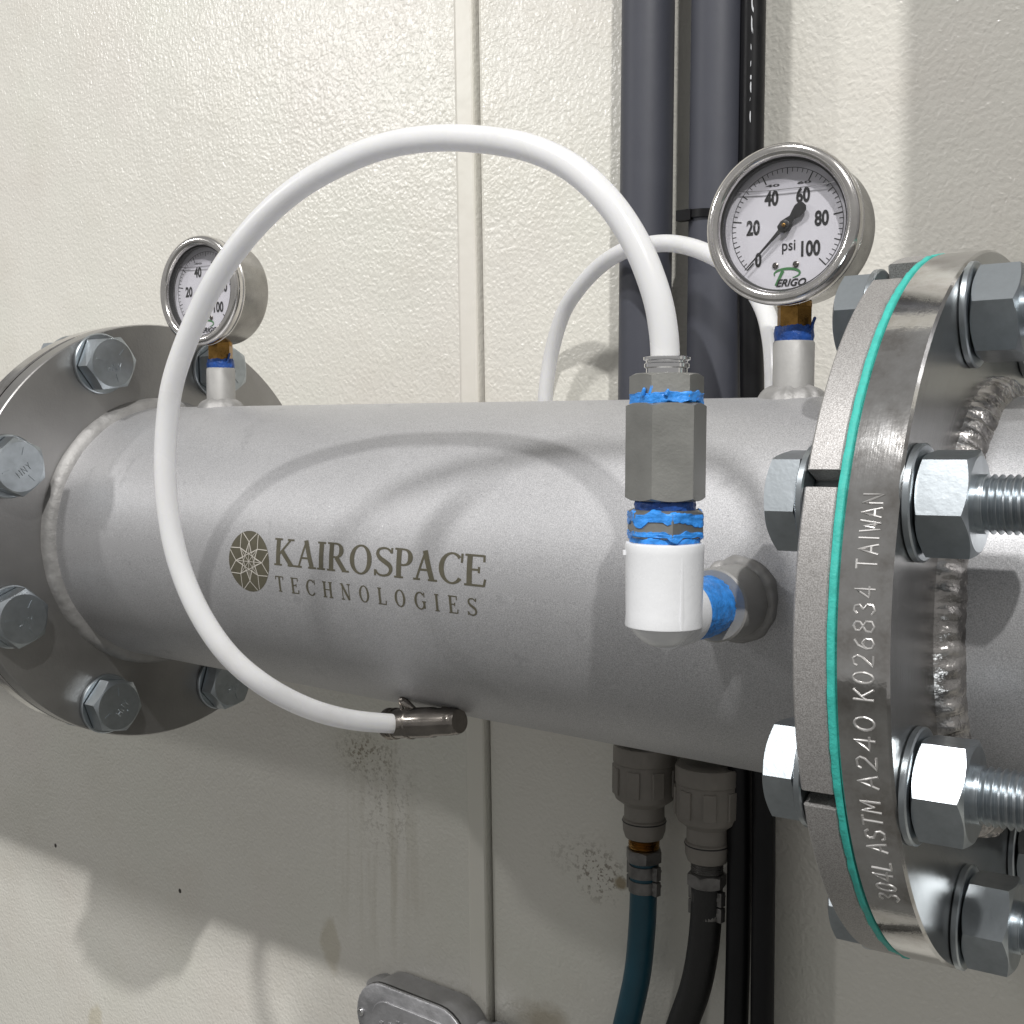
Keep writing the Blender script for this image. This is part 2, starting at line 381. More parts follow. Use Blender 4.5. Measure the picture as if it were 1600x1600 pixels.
SER = {
 'K': (.82, [stem(.17), sf(.02, .32, 0), sf(.02, .32, 1), ln(.22, .42, .64, .96, TN), ln(.33, .54, .70, .03, TK), sf(.52, .78, 1), sf(.55, .88, 0)]),
 'A': (.78, [ln(.40, .98, .13, .03, TN), ln(.38, 1.0, .64, .02, TK), ln(.22, .36, .55, .36, TN), sf(.02, .25, 0), sf(.50, .80, 0)]),
 'I': (.34, [stem(.17), sf(.02, .32, 0), sf(.02, .32, 1)]),
 'R': (.78, [stem(.17), sf(.02, .32, 0), ln(.02, .975, .36, .975, TN), ln(.2, .50, .36, .50, TN), ell(.36, .737, .25, .262, -90, 90), ln(.36, .49, .66, .03, TK), sf(.56, .82, 0)]),
 'O': (.84, [ell(.42, .5, .39, .52, 0, 360, n=40)]),
 'S': (.66, [scurve(), ln(.615, .80, .615, .99, TN), ln(.06, .01, .06, .22, TN)]),
 'P': (.60, [stem(.17), sf(.02, .32, 0), ln(.02, .975, .36, .975, TN), ln(.2, .45, .36, .45, TN), ell(.36, .712, .27, .287, -90, 90)]),
 'C': (.78, [ell(.44, .5, .41, .52, 48, 318, n=34), ln(.745, .70, .745, 1.0, TN), ]),
 'E': (.68, [stem(.17), ln(.02, .975, .60, .975, TN), ln(.02, .025, .62, .025, TN), ln(.2, .52, .46, .52, TN), ln(.60, 1.0, .61, .78, TN), ln(.46, .42, .46, .62, TN), ln(.615, 0, .655, .24, TN)]),
 'T': (.70, [stem(.35), sf(.2, .5, 0), ln(.03, .975, .67, .975, TN), ln(.03, 1., .03, .78, TN), ln(.67, 1., .67, .78, TN)]),
 'H': (.84, [stem(.17), stem(.66), sf(.02, .32, 0), sf(.02, .32, 1), sf(.51, .81, 0), sf(.51, .81, 1), ln(.2, .5, .62, .5, TN)]),
 'N': (.84, [ln(.17, .02, .17, .97, TN), ln(.68, .0, .68, .97, TN), ln(.13, .98, .67, .02, TK), sf(.02, .22, 1), sf(.05, .30, 0), sf(.55, .81, 1)]),
 'L': (.66, [stem(.17), sf(.02, .32, 1), ln(.02, .025, .6, .025, TN), ln(.6, 0, .64, .26, TN)]),
 'G': (.84, [ell(.44, .5, .41, .52, 48, 322, n=34), ln(.72, .06, .72, .42, TK), sf(.56, .86, .42), ln(.74, .72, .74, 1.0, TN)]),
}
def decal_text(mb, txt, u0, u1, v0, h, Rr, wl=None):
    """serif text laid on the pipe: u along the pipe, v round it (0 = facing the viewer's side)"""
    adv = [SER[c][0] for c in txt]; gap = .06 if wl is None else wl
    tot = sum(adv)+gap*(len(txt)-1); sx = (u1-u0)/tot; x = u0; lay = 0
    for c, a in zip(txt, adv):
        for pts, ws in SER[c][1]:
            L = strip(pts, ws); vs = []; lay += 1; off = .10+.012*(lay % 7)
            for a_, b_ in L:
                for q in (a_, b_):
                    ang = (v0+q.y*h)/Rr
                    vs.append((x+q.x*sx, -(Rr+off)*math.cos(ang), (Rr+off)*math.sin(ang)))
            mb.add(vs, [(2*i, 2*i+1, 2*i+3, 2*i+2) for i in range(len(L)-1)])
        x += (a+gap)*sx

# ------------------------------------------------------------------ setting
PR = 84.1
WY = 190.0
def seamx(z): return -405.5 - 0.0255*z*0.95
def wallpanel(name, side, y, label):
    mb = MB(); z0, z1 = -1300, 1700
    g = 1.2
    def ex(z): return seamx(z) + (g if side > 0 else -g)
    far = 2200*side + (-300)
    a = (ex(z0), ex(z1))
    d = 40
    xs = sorted([far, a[0]]);
    # box with one slanted end
    vs = [(a[0], y, z0), (a[1], y, z1), (far, y, z1), (far, y, z0), (a[0], y+d, z0), (a[1], y+d, z1), (far, y+d, z1), (far, y+d, z0)]
    mb.add(vs, [(0, 1, 2, 3), (4, 7, 6, 5), (0, 4, 5, 1), (3, 2, 6, 7), (1, 5, 6, 2), (0, 3, 7, 4)])
    o = mb.build(name, M['wall'], smooth=False); tag(o, kind='structure'); return o
wl = wallpanel('wall', -1, WY-4, '')
wr = wallpanel('wall', 1, WY, '')
# smooth lip of the left panel
mb = MB(); z0, z1 = -1300, 1700
for (xa, xb, yf) in ((-20, -1.6, WY-5.8),):
    vs = []
    for z in (z0, z1):
        for (x, y) in ((xa, WY-3.5), (xa+2.5, yf+.4), (xa+4, yf), (xb-1, yf), (xb, yf+1), (xb, WY+30), (xa, WY+30)):
            vs.append((seamx(z)+x, y, z))
    n_ = 7; mb.add(vs, [tuple(range(n_)), tuple(range(2*n_-1, n_-1, -1))]+[(i, i+n_, (i+1) % n_+n_, (i+1) % n_) for i in range(n_)])
o = mb.build('seam_strip', M['strip'], wl, smooth=False)
mb = MB(); mb.add([(seamx(z0)-3, WY+6, z0), (seamx(z0)+3, WY+6, z0), (seamx(z1)+3, WY+6, z1), (seamx(z1)-3, WY+6, z1), (seamx(z0)-3, WY+8, z0), (seamx(z0)+3, WY+8, z0), (seamx(z1)+3, WY+8, z1), (seamx(z1)-3, WY+8, z1)],
       [(0, 1, 2, 3), (4, 7, 6, 5), (0, 4, 5, 1), (1, 5, 6, 2), (2, 6, 7, 3), (3, 7, 4, 0)])
mb.build('seam_dark_strip', M['dark'], wl, smooth=False)  # near-black strip set deep in the gap between the panels
mb = MB(); mb.add([(-4000, -4000, 0), (4000, -4000, 0), (4000, 235, 0), (-4000, 235, 0)], [(0, 1, 2, 3)])
fo = mb.build('floor', M['floor'], smooth=False); fo.location.z = -1.3; tag(fo, kind='structure')

# ------------------------------------------------------------------ welds
def weld_ring(name, x, R0, parent, mat, w_=8.5, h_=3.6, n=280, ripple=.5, seed=0, side=1):
    """fillet bead round the pipe where it meets a plate: x is the plate face, side the direction of the pipe"""
    mb = MB(); prof = 9; vs = []; fs = []
    for i in range(n):
        a = 2*pi*i/n
        rp = ripple*math.sin(n/3.5*a+1.2*math.sin(9*a)) + (.4+.6*ripple)*noise.noise(Vector((math.cos(a)*9+seed, math.sin(a)*9, 0)))
        ww = w_+.9*noise.noise(Vector((math.cos(a)*5+seed, math.sin(a)*5, 4)))
        for j in range(prof):
            t = j/(prof-1); ph = t*pi/2
            # quarter-round fillet bulging outward
            dx = ww*(1-t)
            dr = (h_+ww*.55)*t
            bul = (1.9+rp)*math.sin(pi*t)
            chev = ripple*.9*math.sin(n/3.5*a+4.2*abs(t-.5))*math.sin(pi*t)
            r = R0-.6+dr+bul*.75+chev*.7
            vs.append((x+side*(dx+bul*.5-.4), -r*math.cos(a), r*math.sin(a)))
    for i in range(n):
        for j in range(prof-1):
            fs.append((i*prof+j, ((i+1) % n)*prof+j, ((i+1) % n)*prof+j+1, i*prof+j+1))
    mb.add(vs, fs); return mb.build(name, mat, parent, sharp=80)

def saddle_weld(cx, axis, r0, parent, w_=5, n=90, seed=0):
    """bead where a branch of radius r0 meets the pipe; axis 'up' or 'front'"""
    mb = MB(); vs = []; prof = 7
    for i in range(n):
        a = 2*pi*i/n; nz = noise.noise(Vector((math.cos(a)*3+seed, math.sin(a)*3, seed)))
        for j in range(prof):
            t = j/(prof-1); ww = w_+1.4*nz
            rr = r0-.3+ww*(1-t)+.8*math.sin(pi*t); s_ = rr*math.sin(a); x = cx+rr*math.cos(a)
            base = math.sqrt(max(1, PR*PR-s_*s_))
            hh = base-.5+ww*.85*t**1.0+(.9+.14*math.sin(a*17))*math.sin(pi*t)
            vs.append((x, s_, hh) if axis == 'up' else (x, -hh, s_))
    mb.add(vs, [(i*prof+j, ((i+1) % n)*prof+j, ((i+1) % n)*prof+j+1, i*prof+j+1) for i in range(n) for j in range(prof-1)])
    return mb

# ------------------------------------------------------------------ the long pipe with its two plates
spool = empty('pipe_spool', 'long satin grey steel pipe with printed globe logo between two bolted flanges', 'pipe', T(-268, 0, 0))
spi = T(268, 0, 0)
def sp(mb, name, mat, **k):
    for i, p in enumerate(mb.v): mb.v[i] = spi @ p
    return mb.build(name, mat, spool, **k)
XL = -535.8
N = 256
mb = MB(); mb.lathe([(PR, XL-3), (PR, 0), (PR-7, 0), (PR-7, XL-3)], N, ZX, closed=True); pipe = sp(mb, 'pipe', M['blast'])
def disc_outline(R0, slots, n=360):
    """outline points (angle measured from the viewer's side upwards) with U-shaped notches"""
    out = []
    i = 0
    ang = -180.0
    cuts = sorted((c-math.degrees(wd/2/R0), c+math.degrees(wd/2/R0), dep, c, wd) for c, wd, dep in slots)
    k = 0
    step = 360/n
    while ang < 180-1e-6:
        hit = [c for c in cuts if c[0] <= ang < c[1]]
        if hit:
            a0, a1, dep, c, wd = hit[0]
            ca = R_(c); er = Vector((-math.cos(ca), math.sin(ca))); et = Vector((math.sin(ca), math.cos(ca)))
            e0 = math.sqrt(R0*R0-wd*wd/4)
            out.append(tuple(er*e0-et*wd/2))
            rb = wd/2
            for q in range(9):
                th = pi*q/8
                out.append(tuple(er*(R0-dep-rb*math.sin(th)*.999)-et*rb*math.cos(th)))
            out.append(tuple(er*e0+et*wd/2))
            ang = a1+step*.5
        else:
            out.append((-R0*math.cos(R_(ang)), R0*math.sin(R_(ang)))); ang += step
    return out
def plate(x0, x1, R0, slots=(), ch=.7, hole=None, mi_side=None):
    """flange plate in the YZ plane from x0 to x1"""
    mb = MB(); ol = disc_outline(R0, slots); n = len(ol)
    ri = hole or 70
    def sc(p, k): r = math.hypot(*p); return (p[0]*(r-k)/r, p[1]*(r-k)/r)
    inner = [(p[0]*ri/math.hypot(*p), p[1]*ri/math.hypot(*p)) for p in ol]
    rings = [(inner, x0), ([sc(p, ch) for p in ol], x0), (ol, x0+ch), (ol, x1-ch), ([sc(p, ch) for p in ol], x1), (inner, x1)]
    vs = [(x, p[0], p[1]) for pts, x in rings for p in pts]; fs = []; mis = []
    for j in range(6):
        j2 = (j+1) % 6
        for i in range(n): fs.append((j*n+i, j*n+(i+1) % n, j2*n+(i+1) % n, j2*n+i)); mis.append(0 if (mi_side is None or j in (1, 2, 3, 5)) else mi_side)
    mb.add(vs, fs); mb.mi = mis
    return mb
sp(plate(XL-13, XL, 139.7, hole=PR), 'flange', M['blastdark'], sharp=40)
# ---- the right-hand flanges are drawn up very slightly out of square
GA, BE, SC = 4.1113629, -0.76264899, 1.01256248
TF = T(0, -.46, -1.5) @ rot(GA, 'Z') @ rot(BE, 'Y')
RF = 139.7*SC; BCR = 120.65*SC; BCL = 120.65
SL = [(22.9, 6.2, 40), (-21.2, 6.2, 40), (67.5, 21, 5), (-67.5, 6.2, 40), (112.5, 10, 12), (-112.5, 6.2, 12)]
mb = plate(-14.0, -2.55, RF, SL, hole=PR-3)
mb.v = [TF @ p for p in mb.v]
sp(mb, 'flange', M['blastflange'], sharp=40)['label'] = 'grey plate flange with narrow slots cut in its rim'
for x, k in ((XL, 1),):
    o = weld_ring('weld_bead', x+268, PR, spool, M['weld'], seed=3, side=1, ripple=.08, w_=8.0, h_=2.6)
mb = MB()
# sockets for the gauges
GX = [-72.5, -471.2]
for gx in GX:
    sock = MB().lathe([(9.1, 70), (9.1, 108), (8.6, 108.8), (5, 108.8), (5, 100)], 48, T(gx, 0, 0)); sp(sock, 'threaded_socket', M['stub'])
    sp(saddle_weld(gx, 'up', 9.1, spool, w_=6.5, seed=gx), 'weld_bead', M['weld'], sharp=80)
NX, NZ = -54.4, 3.6
ns = MB().lathe([(14.0, 70), (14.0, 102.5), (13.3, 103.3), (8.5, 103.3), (8.5, 95)], 56, T(NX, 0, NZ) @ ZYn); sp(ns, 'threaded_socket', M['stub'])
b = saddle_weld(NX, 'front', 14.0, spool, w_=3.4, seed=9); b.v = [p+Vector((0, 0, NZ)) for p in b.v]; sp(b, 'weld_bead', M['weld'], sharp=80)
# printed lettering and globe
def mat_put(mb, name, mat): return sp(mb, name, mat, smooth=True)
mb = MB(); decal_text(mb, 'KAIROSPACE', -323.5, -180.0, -1.6, 14.2, PR, .035); mat_put(mb, 'lettering', M['olive'])
mb = MB(); decal_text(mb, 'TECHNOLOGIES', -323.0, -186.0, -15.6, 8.3, PR, .62); mat_put(mb, 'lettering', M['olive'])
def cyl(u, v, off=.1): a = v/PR; return (u, -(PR+off)*math.cos(a), (PR+off)*math.sin(a))
mb = MB(); LC = (-343.6, -1.2); LR = 16.4; vs = []; fs = []; nr = 10; na = 64
for j in range(nr+1):
    for i in range(na):
        a = 2*pi*i/na; r = LR*j/nr; vs.append(cyl(LC[0]+r*math.cos(a), LC[1]+r*math.sin(a), .08))
for j in range(nr):
    for i in range(na): fs.append((j*na+i, j*na+(i+1) % na, (j+1)*na+(i+1) % na, (j+1)*na+i))
mb.add(vs, fs); mat_put(mb, 'globe_emblem', M['olive'])
mb = MB(); lay = 0
def gl(p, q, w_=.42):
    global lay
    lay += 1
    L = strip(subdiv(p, q, 10), w_); vs = [cyl(LC[0]+v_.x, LC[1]+v_.y, .12+.006*(lay % 20)) for ab in L for v_ in ab]
    mb.add(vs, [(2*i, 2*i+1, 2*i+3, 2*i+2) for i in range(len(L)-1)])
def pol(r, a): return (LR*r*math.cos(R_(a)), LR*r*math.sin(R_(a)))
for k in range(8):
    a = 45*k; rn = .64 if k % 2 == 0 else .60
    gl(pol(rn, a), pol(.985, a-20)); gl(pol(rn, a), pol(.985, a+20)); gl(pol(0, a), pol(rn, a), .3)
    gl(pol(rn, a), pol(.64 if (k+3) % 2 == 0 else .60, a+135), .36)
    gl(pol(rn, a), pol(.30, a+22.5), .3); gl(pol(rn, a), pol(.30, a-22.5), .3)
mat_put(mb, 'emblem_lines', M['pale'])

# ------------------------------------------------------------------ pipe beyond the left flange
sp2 = empty('steel_pipe', 'pipe end with flange bolted behind the left flange plate', 'pipe', T(-700, 0, 0))
mb = plate(XL-29, XL-16, 139.7, hole=PR, ch=.8); mb.v = [p+Vector((700, 0, 0)) for p in mb.v]; mb.build('flange', M['polished'], sp2, sharp=40)
mb = MB(); mb.lathe([(PR, XL-29), (PR, -2600)], 96, ZX); mb.v = [p+Vector((700, 0, 0)) for p in mb.v]; mb.build('pipe', M['blast'], sp2)
mb = plate(XL-15.9, XL-13.1, 137.5, hole=PR); o = recenter(mb.build('gasket', M['dark'])); tag(o, 'dark flange gasket squeezed between the left flanges', 'gasket')

# ------------------------------------------------------------------ teal gasket and the bright right flange
mb = MB(); n = 360; vs = []; fs = []
for i in range(n):
    a = 2*pi*i/n
    r = RF+.15+.45*noise.noise(Vector((math.cos(a)*22, math.sin(a)*22, 2)))+.4*noise.noise(Vector((math.cos(a)*90, math.sin(a)*90, 7)))
    x0_ = -2.5+.25*noise.noise(Vector((math.cos(a)*30, math.sin(a)*30, 5)))
    for (x, rr) in ((x0_, 80), (x0_, r-.2), (x0_+.3, r), (-.35, r), (-.06, r-.3), (-.06, 80)):
        vs.append((x, -rr*math.cos(a), rr*math.sin(a)))
for i in range(n):
    for j in range(5): fs.append((i*6+j, ((i+1) % n)*6+j, ((i+1) % n)*6+j+1, i*6+j+1))
mb.add(vs, fs); mb.v = [TF @ p for p in mb.v]
o = recenter(mb.build('gasket', M['teal'], sharp=50)); tag(o, 'thin turquoise gasket showing between the two right flanges', 'gasket')

right = empty('flanged_pipe', 'pipe running off right with polished stamped flange and rough weld', 'pipe', TF)
o = plate(0, 17.5, RF, hole=PR, ch=.9, mi_side=1).build('flange', [M['polished'], M['turned']], right, sharp=40)
MB().lathe([(PR, 17.5), (PR, 420)], 192, ZX).build('pipe', M['blast'], right)
MB().lathe([(PR-.4, 0), (PR-.4, 1500)], 128, T(158, 0, 0)).build('shadow_riser', M['blast'], right)      # unseen upright branch, added to cast a soft shadow on the wall
weld_ring('weld_bead', 17.4, PR, right, M['weldr'], w_=9.5, h_=3.5, ripple=1.1, seed=8)
# stamped letters: single line strokes as raised beads
SAN = {
 'A': [[(0, 0), (.3, 1), (.6, 0)], [(.12, .35), (.48, .35)]], 'S': [[(.58, .82), (.45, .97), (.15, .97), (.02, .8), (.1, .58), (.5, .42), (.58, .22), (.45, .03), (.12, .03), (0, .18)]],
 'T': [[(0, 1), (.6, 1)], [(.3, 1), (.3, 0)]], 'M': [[(0, 0), (.04, 1), (.32, .35), (.6, 1), (.64, 0)]],
 '2': [[(.03, .78), (.12, .95), (.42, .98), (.56, .8), (.5, .58), (.02, .02), (.6, .02)]], '4': [[(.44, 0), (.44, 1), (0, .3), (.62, .3)]],
 '0': [[(.3+.28*math.cos(R_(a)), .5+.49*math.sin(R_(a))) for a in range(0, 361, 24)]],
 'K': [[(.03, 0), (.03, 1)], [(.58, 1), (.05, .42)], [(.2, .58), (.6, 0)]],
 '6': [[(.5, .95), (.2, .75), (.04, .35), (.1, .08), (.32, 0), (.54, .1), (.56, .38), (.38, .54), (.14, .48), (.04, .3)]],
 '8': [[(.3, .54), (.08, .68), (.08, .88), (.3, 1), (.52, .88), (.52, .68), (.3, .54), (.04, .38), (.04, .12), (.3, 0), (.56, .12), (.56, .38), (.3, .54)]],
 '3': [[(.04, .85), (.2, .99), (.45, .95), (.52, .74), (.28, .54), (.55, .36), (.52, .1), (.25, 0), (.02, .14)]],
 'I': [[(.1, 0), (.1, 1)]], 'W': [[(0, 1), (.16, 0), (.34, .8), (.52, 0), (.68, 1)]], 'N': [[(0, 0), (0, 1), (.56, 0), (.56, 1)]], 'L': [[(.02, 1), (.02, 0), (.55, 0)]], 'C': [[(.56, .8), (.4, .98), (.15, .95), (.02, .6), (.04, .3), (.2, .03), (.45, .03), (.58, .2)]],
}
mb = MB()
def stamp(txt, a0, a1, xb=12.6, h=6.6):
    wd = [(.2 if c == 'I' else .6) for c in txt]; gp = .3; tot = sum(wd)+gp*(len(txt)-1); L_ = R_(a1-a0)*RF; k = L_/tot; x = 0
    for c, w_ in zip(txt, wd):
        for pl in SAN[c]:
            P = []
            for i in range(len(pl)-1):
                for t in (0, .34, .67): P.append((pl[i][0]+(pl[i+1][0]-pl[i][0])*t, pl[i][1]+(pl[i+1][1]-pl[i][1])*t))
            P.append(pl[-1]); Q = []
            for (px_, py_) in P:
                an = R_(a0)+(x+px_)*k/RF; rr = RF+.02
                Q.append((xb-py_*h, -rr*math.cos(an), rr*math.sin(an)))
            mb.tube(Q, .42, 8)
        x += w_+gp
stamp('TAIWAN', 11.0, 20.8); stamp('K026834', -5.8, 8.8); stamp('A240', -18.0, -8.0); stamp('ASTM', -28.4, -20.2); stamp('304L', -38.4, -30.2)
mb.build('stamped_lettering', M['stamp'], right)

# ------------------------------------------------------------------ bolts
def washer(mb_, z, ro=19.5, h=2.8): mb_.lathe([(10.2, z), (ro-.7, z), (ro, z+.5), (ro, z+h-.5), (ro-.7, z+h), (10.2, z+h)], 56, closed=True)
def make_bolt(grip):
    """axis along local Z: head outer end at +Z; grip = plate stack below the head washer"""
    root = empty('hex_bolt', None, None)
    mb_ = MB(); washer(mb_, 0); mb_.build('washer', M['zinc'], root)
    hd = MB().hexa(31.8, 11.5, ch=.95, z0=3.6); hd.lathe([(14.6, 2.8), (14.6, 3.6)], 48)
    h = hd.build('head', M['zinc'], root, sharp=22)
    mk = MB()
    for k in range(3):
        a = R_(120*k+40); c, s_ = math.cos(a), math.sin(a)
        mk.box(7.2, 12.2, -.45, .45, 14.9, 15.5, Matrix.Rotation(a, 4, 'Z'))
    # maker's stamp: small raised strokes
    for c_, x0 in (('H', -4.5), ('N', -.5), ('Y', 3.2)):
        pl = {'H': [[(0, 0), (0, 1)], [(.6, 0), (.6, 1)], [(0, .5), (.6, .5)]], 'N': SAN['N'], 'Y': [[(0, 1), (.3, .5), (.6, 1)], [(.3, .5), (.3, 0)]]}[c_]
        for s2 in pl: mk.tube([(x0+p[0]*4, -5+p[1]*4.2, 15.1) for p in s2], .32, 6)
    mk.build('grade_marks', M['zinc'], root)
    MB().lathe([(9.5, -grip-22), (9.5, 3)], 32).build('shank', M['zinc'], root)
    z = -grip
    wb = MB(); wb.lathe([(10.2, z), (18.8, z), (19.5, z-.5), (19.5, z-2.3), (18.8, z-2.8), (10.2, z-2.8)], 56, closed=True); wb.build('washer', M['zinc'], root)
    nb = MB().hexa(31.8, 16.6, both=True, ch=.965, z0=z-2.8-16.8); nb.build('nut', M['zinc'], root, sharp=22)
    pr = []; z = z-2.8-16.8+1
    zend = -grip-2.8-16.8-23
    pr.append((8.3, z)); k = 0
    while z > zend+1.4:
        pr += [(9.55, z-.45), (9.55, z-.75), (8.25, z-1.3), (8.25, z-1.55)]; z -= 2.35
    pr += [(7.6, zend), (0, zend)]
    MB().lathe(pr, 40).build('thread', M['zinc'], root, sharp=60)
    return root
def bolt_frame(base, x, R0, ang, face, spin):
    a = R_(ang); return base @ T(x, -R0*math.cos(a), R0*math.sin(a)) @ face @ rot(spin, 'Z')
GRP_L = 'bolts of the left flange'; GRP_R = 'bolts through the right flanges'
bl0 = make_bolt(29); br0 = make_bolt(32)
def place(o, Mx): o.matrix_world = Matrix.Translation(Mx.translation*S) @ Mx.to_3x3().to_4x4()
LB = [(67.5, 8, 'zinc hex bolt at upper left of left flange, left of the left gauge'),
      (22.5, 38, 'zinc hex bolt cut by the left photo edge, upper of the two there'),
      (-22.5, 22, 'zinc hex bolt at left photo edge, lower of the two there'),
      (-67.5, 50, 'zinc hex bolt at the bottom rim of the left flange'),
      (-112.5, 12, 'zinc hex bolt peeking under the long pipe behind the white tube'),
      (112.5, 33, 'pale hex bolt half hidden behind the left gauge socket')]
for i, (a, spn, lb) in enumerate(LB):
    o = bl0 if i == 0 else copy_tree(bl0)
    place(o, bolt_frame(Matrix.Identity(4), XL, BCL, a, ZX, spn)); tag(o, lb, 'bolt', GRP_L)
RB = [(67.5, 10, 'top front zinc bolt and nut on the polished right flange'),
      (22.5, -9, 'zinc bolt and nut beside the word TAIWAN'),
      (-22.5, 3, 'zinc bolt and nut below middle of right flange beside the letters ASTM'),
      (-67.5, 1, 'lowest front zinc bolt and nut on the right flange'),
      (-112.5, 10, 'zinc bolt behind the right pipe near lower right corner'),
      (112.5, 20, 'rear top zinc bolt seen behind the right gauge socket and flange')]
for i, (a, spn, lb) in enumerate(RB):
    o = br0 if i == 0 else copy_tree(br0)
    place(o, bolt_frame(TF, -14.5, BCR, a, ZXn, spn)); tag(o, lb, 'bolt', GRP_R)

# ------------------------------------------------------------------ pressure gauges
def text_mesh(body, size, offset=0., sx=1., shear=0.):
    cu_ = bpy.data.curves.new('t', 'FONT'); cu_.body = body; cu_.size = size; cu_.offset = offset; cu_.shear = shear
    cu_.align_x = 'CENTER'; cu_.align_y = 'CENTER'; cu_.resolution_u = 4
    o_ = bpy.data.objects.new('t', cu_); col.objects.link(o_)
    dg = bpy.context.evaluated_depsgraph_get(); me = bpy.data.meshes.new_from_object(o_.evaluated_get(dg))
    vs = [(v.co.x*sx, v.co.y, 0) for v in me.vertices]; fs = [tuple(p.vertices) for p in me.polygons]
    bpy.data.objects.remove(o_); bpy.data.curves.remove(cu_); bpy.data.meshes.remove(me)
    # centre on its own box
    x = [v[0] for v in vs]; y = [v[1] for v in vs]; cx_ = (min(x)+max(x))/2; cy_ = (min(y)+max(y))/2
    return [(a-cx_, b_-cy_, 0) for a, b_, _ in vs], fs
def make_gauge():
    g = empty('pressure_gauge', None, None)
    F = T(0, 0, 48.7) @ ZYn                       # local Z of the case points at the viewer's side, Y up
    FR = 20.5
    MB().lathe([(0, -12), (29.5, -12), (31.6, -11), (32.3, -9), (32.3, FR-7), (31, FR-6.5), (31, FR-4)], 96, F, caps=False).build('case', M['case'], g, sharp=30)
    bz = MB(); bz.lathe([(32.2, FR-9.5), (33.2, FR-9.6), (34.0, FR-9), (34.2, FR-7.8), (33.5, FR-7.2), (34.3, FR-6.4), (34.5, FR-3), (34.0, FR-1.4), (32.6, FR-.2), (31, FR), (29.4, FR-.5), (28.6, FR-1.8), (28.3, FR-3.6), (27.9, FR-7.5), (29, FR-7.8)], 96, F, caps=False)
    bz.build('bezel', M['bezel'], g, sharp=50)
    MB().lathe([(28.4, FR-3.4), (28.4, FR-6.9), (27.6, FR-7.0), (27.6, FR-3.6)], 80, F, closed=True).build('inner_seal', M['ink'], g, sharp=50)
    dz = FR-8.6
    dial = MB().lathe([(0, dz-1), (28.5, dz-1), (28.5, dz), (0, dz)], 72, F).build('dial', M['dial'], g)
    # above the liquid
    lv = 15.2; mb_ = MB(); vs = []; a0 = math.asin(lv/28.3); n_ = 30
    for i in range(n_+1):
        a = a0+(pi-2*a0)*i/n_; vs.append((28.3*math.cos(a), 28.3*math.sin(a), dz+.05))
    mb_.add(vs, [tuple(range(n_+1))], F); mb_.build('dial_above_liquid', M['dialwet'], dial)
    pr = MB()
    tz = dz+.15
    def tick(a, r0, r1, w_):
        ca, sa = math.cos(a), math.sin(a); nx, ny = -sa*w_/2, ca*w_/2
        pr.add([(r0*ca-nx, r0*sa-ny, tz), (r1*ca-nx, r1*sa-ny, tz), (r1*ca+nx, r1*sa+ny, tz), (r0*ca+nx, r0*sa+ny, tz)], [(0, 1, 2, 3)], F)
    for k in range(51):
        a = R_(225-270*k/50)
        if k % 10 == 0: tick(a, 20.9, 25.1, .55)
        elif k % 5 == 0: tick(a, 22.3, 25.1, .42)
        else: tick(a, 23.2, 25.1, .3)
    n_ = 80
    for k in range(n_):
        a, b_ = R_(225-270*k/n_), R_(225-270*(k+1)/n_)
        tzz = tz+.03
        pr.add([(24.9*math.cos(a), 24.9*math.sin(a), tzz), (25.15*math.cos(a), 25.15*math.sin(a), tzz), (25.15*math.cos(b_), 25.15*math.sin(b_), tzz), (24.9*math.cos(b_), 24.9*math.sin(b_), tzz)], [(0, 1, 2, 3)], F)
    for t_, x, y, sz in (('0', -12.6, -13.6, 8.2), ('20', -15.2, .6, 8.6), ('40', -7.0, 12.6, 8.6), ('60', 7.2, 12.8, 8.6), ('80', 15.6, 2.2, 8.6), ('100', 11.0, -10.2, 8.8)):
        vs, fs = text_mesh(t_, sz, .30, .72); pr.add([(a+x, b_+y, tz+.06) for a, b_, _ in vs], fs, F)
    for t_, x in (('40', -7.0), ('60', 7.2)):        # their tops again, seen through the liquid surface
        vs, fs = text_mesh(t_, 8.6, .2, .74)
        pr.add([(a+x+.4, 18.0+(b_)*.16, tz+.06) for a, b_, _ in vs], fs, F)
    vs, fs = text_mesh('psi', 6.6, .05, .9); pr.add([(a+1.2, b_-9.0, tz+.06) for a, b_, _ in vs], fs, F)
    pr.build('dial_printing', M['ink'], dial, smooth=False)
    # liquid surface: a bright curved line with a darker band under it
    me_ = MB(); pts = [(x, lv+.5+1.0*(abs(x)/23)**3, dz+1.6) for x in [-23.5+47*i/24 for i in range(25)]]
    me_.tube([tuple(F @ Vector(p)) for p in pts], .24, 8); me_.build('liquid_line', M['chrome'], g)
    # logo: green swoosh P and letters
    lg = MB(); ly = -21.6
    pts = [(5.8*math.cos(R_(a))+.6, 2.1*math.sin(R_(a))+ly+1.3) for a in range(200, -75, -12)]
    L = strip(pts, [.35+.8*math.sin(pi*i/(len(pts)-1)) for i in range(len(pts))])
    lg.add([(v_.x, v_.y, tz+.05) for ab in L for v_ in ab], [(2*i, 2*i+1, 2*i+3, 2*i+2) for i in range(len(L)-1)], F)
    L = strip(subdiv((-1.2, ly+2.6), (-4.4, ly-3.6)), [1.5, 1.5, 1.4, 1.3, 1.2, 1.1, 1.0]); lg.add([(v_.x, v_.y, tz+.09) for ab in L for v_ in ab], [(2*i, 2*i+1, 2*i+3, 2*i+2) for i in range(len(L)-1)], F)
    lg.build('emblem', M['greenink'], dial, smooth=False)
    lt = MB(); vs, fs = text_mesh('ERIGO', 4.3, .12, 1.05, .35); lt.add([(a+2.6, b_+ly-2.6, tz+.13) for a, b_, _ in vs], fs, F); lt.build('emblem_lettering', M['ink'], dial, smooth=False)
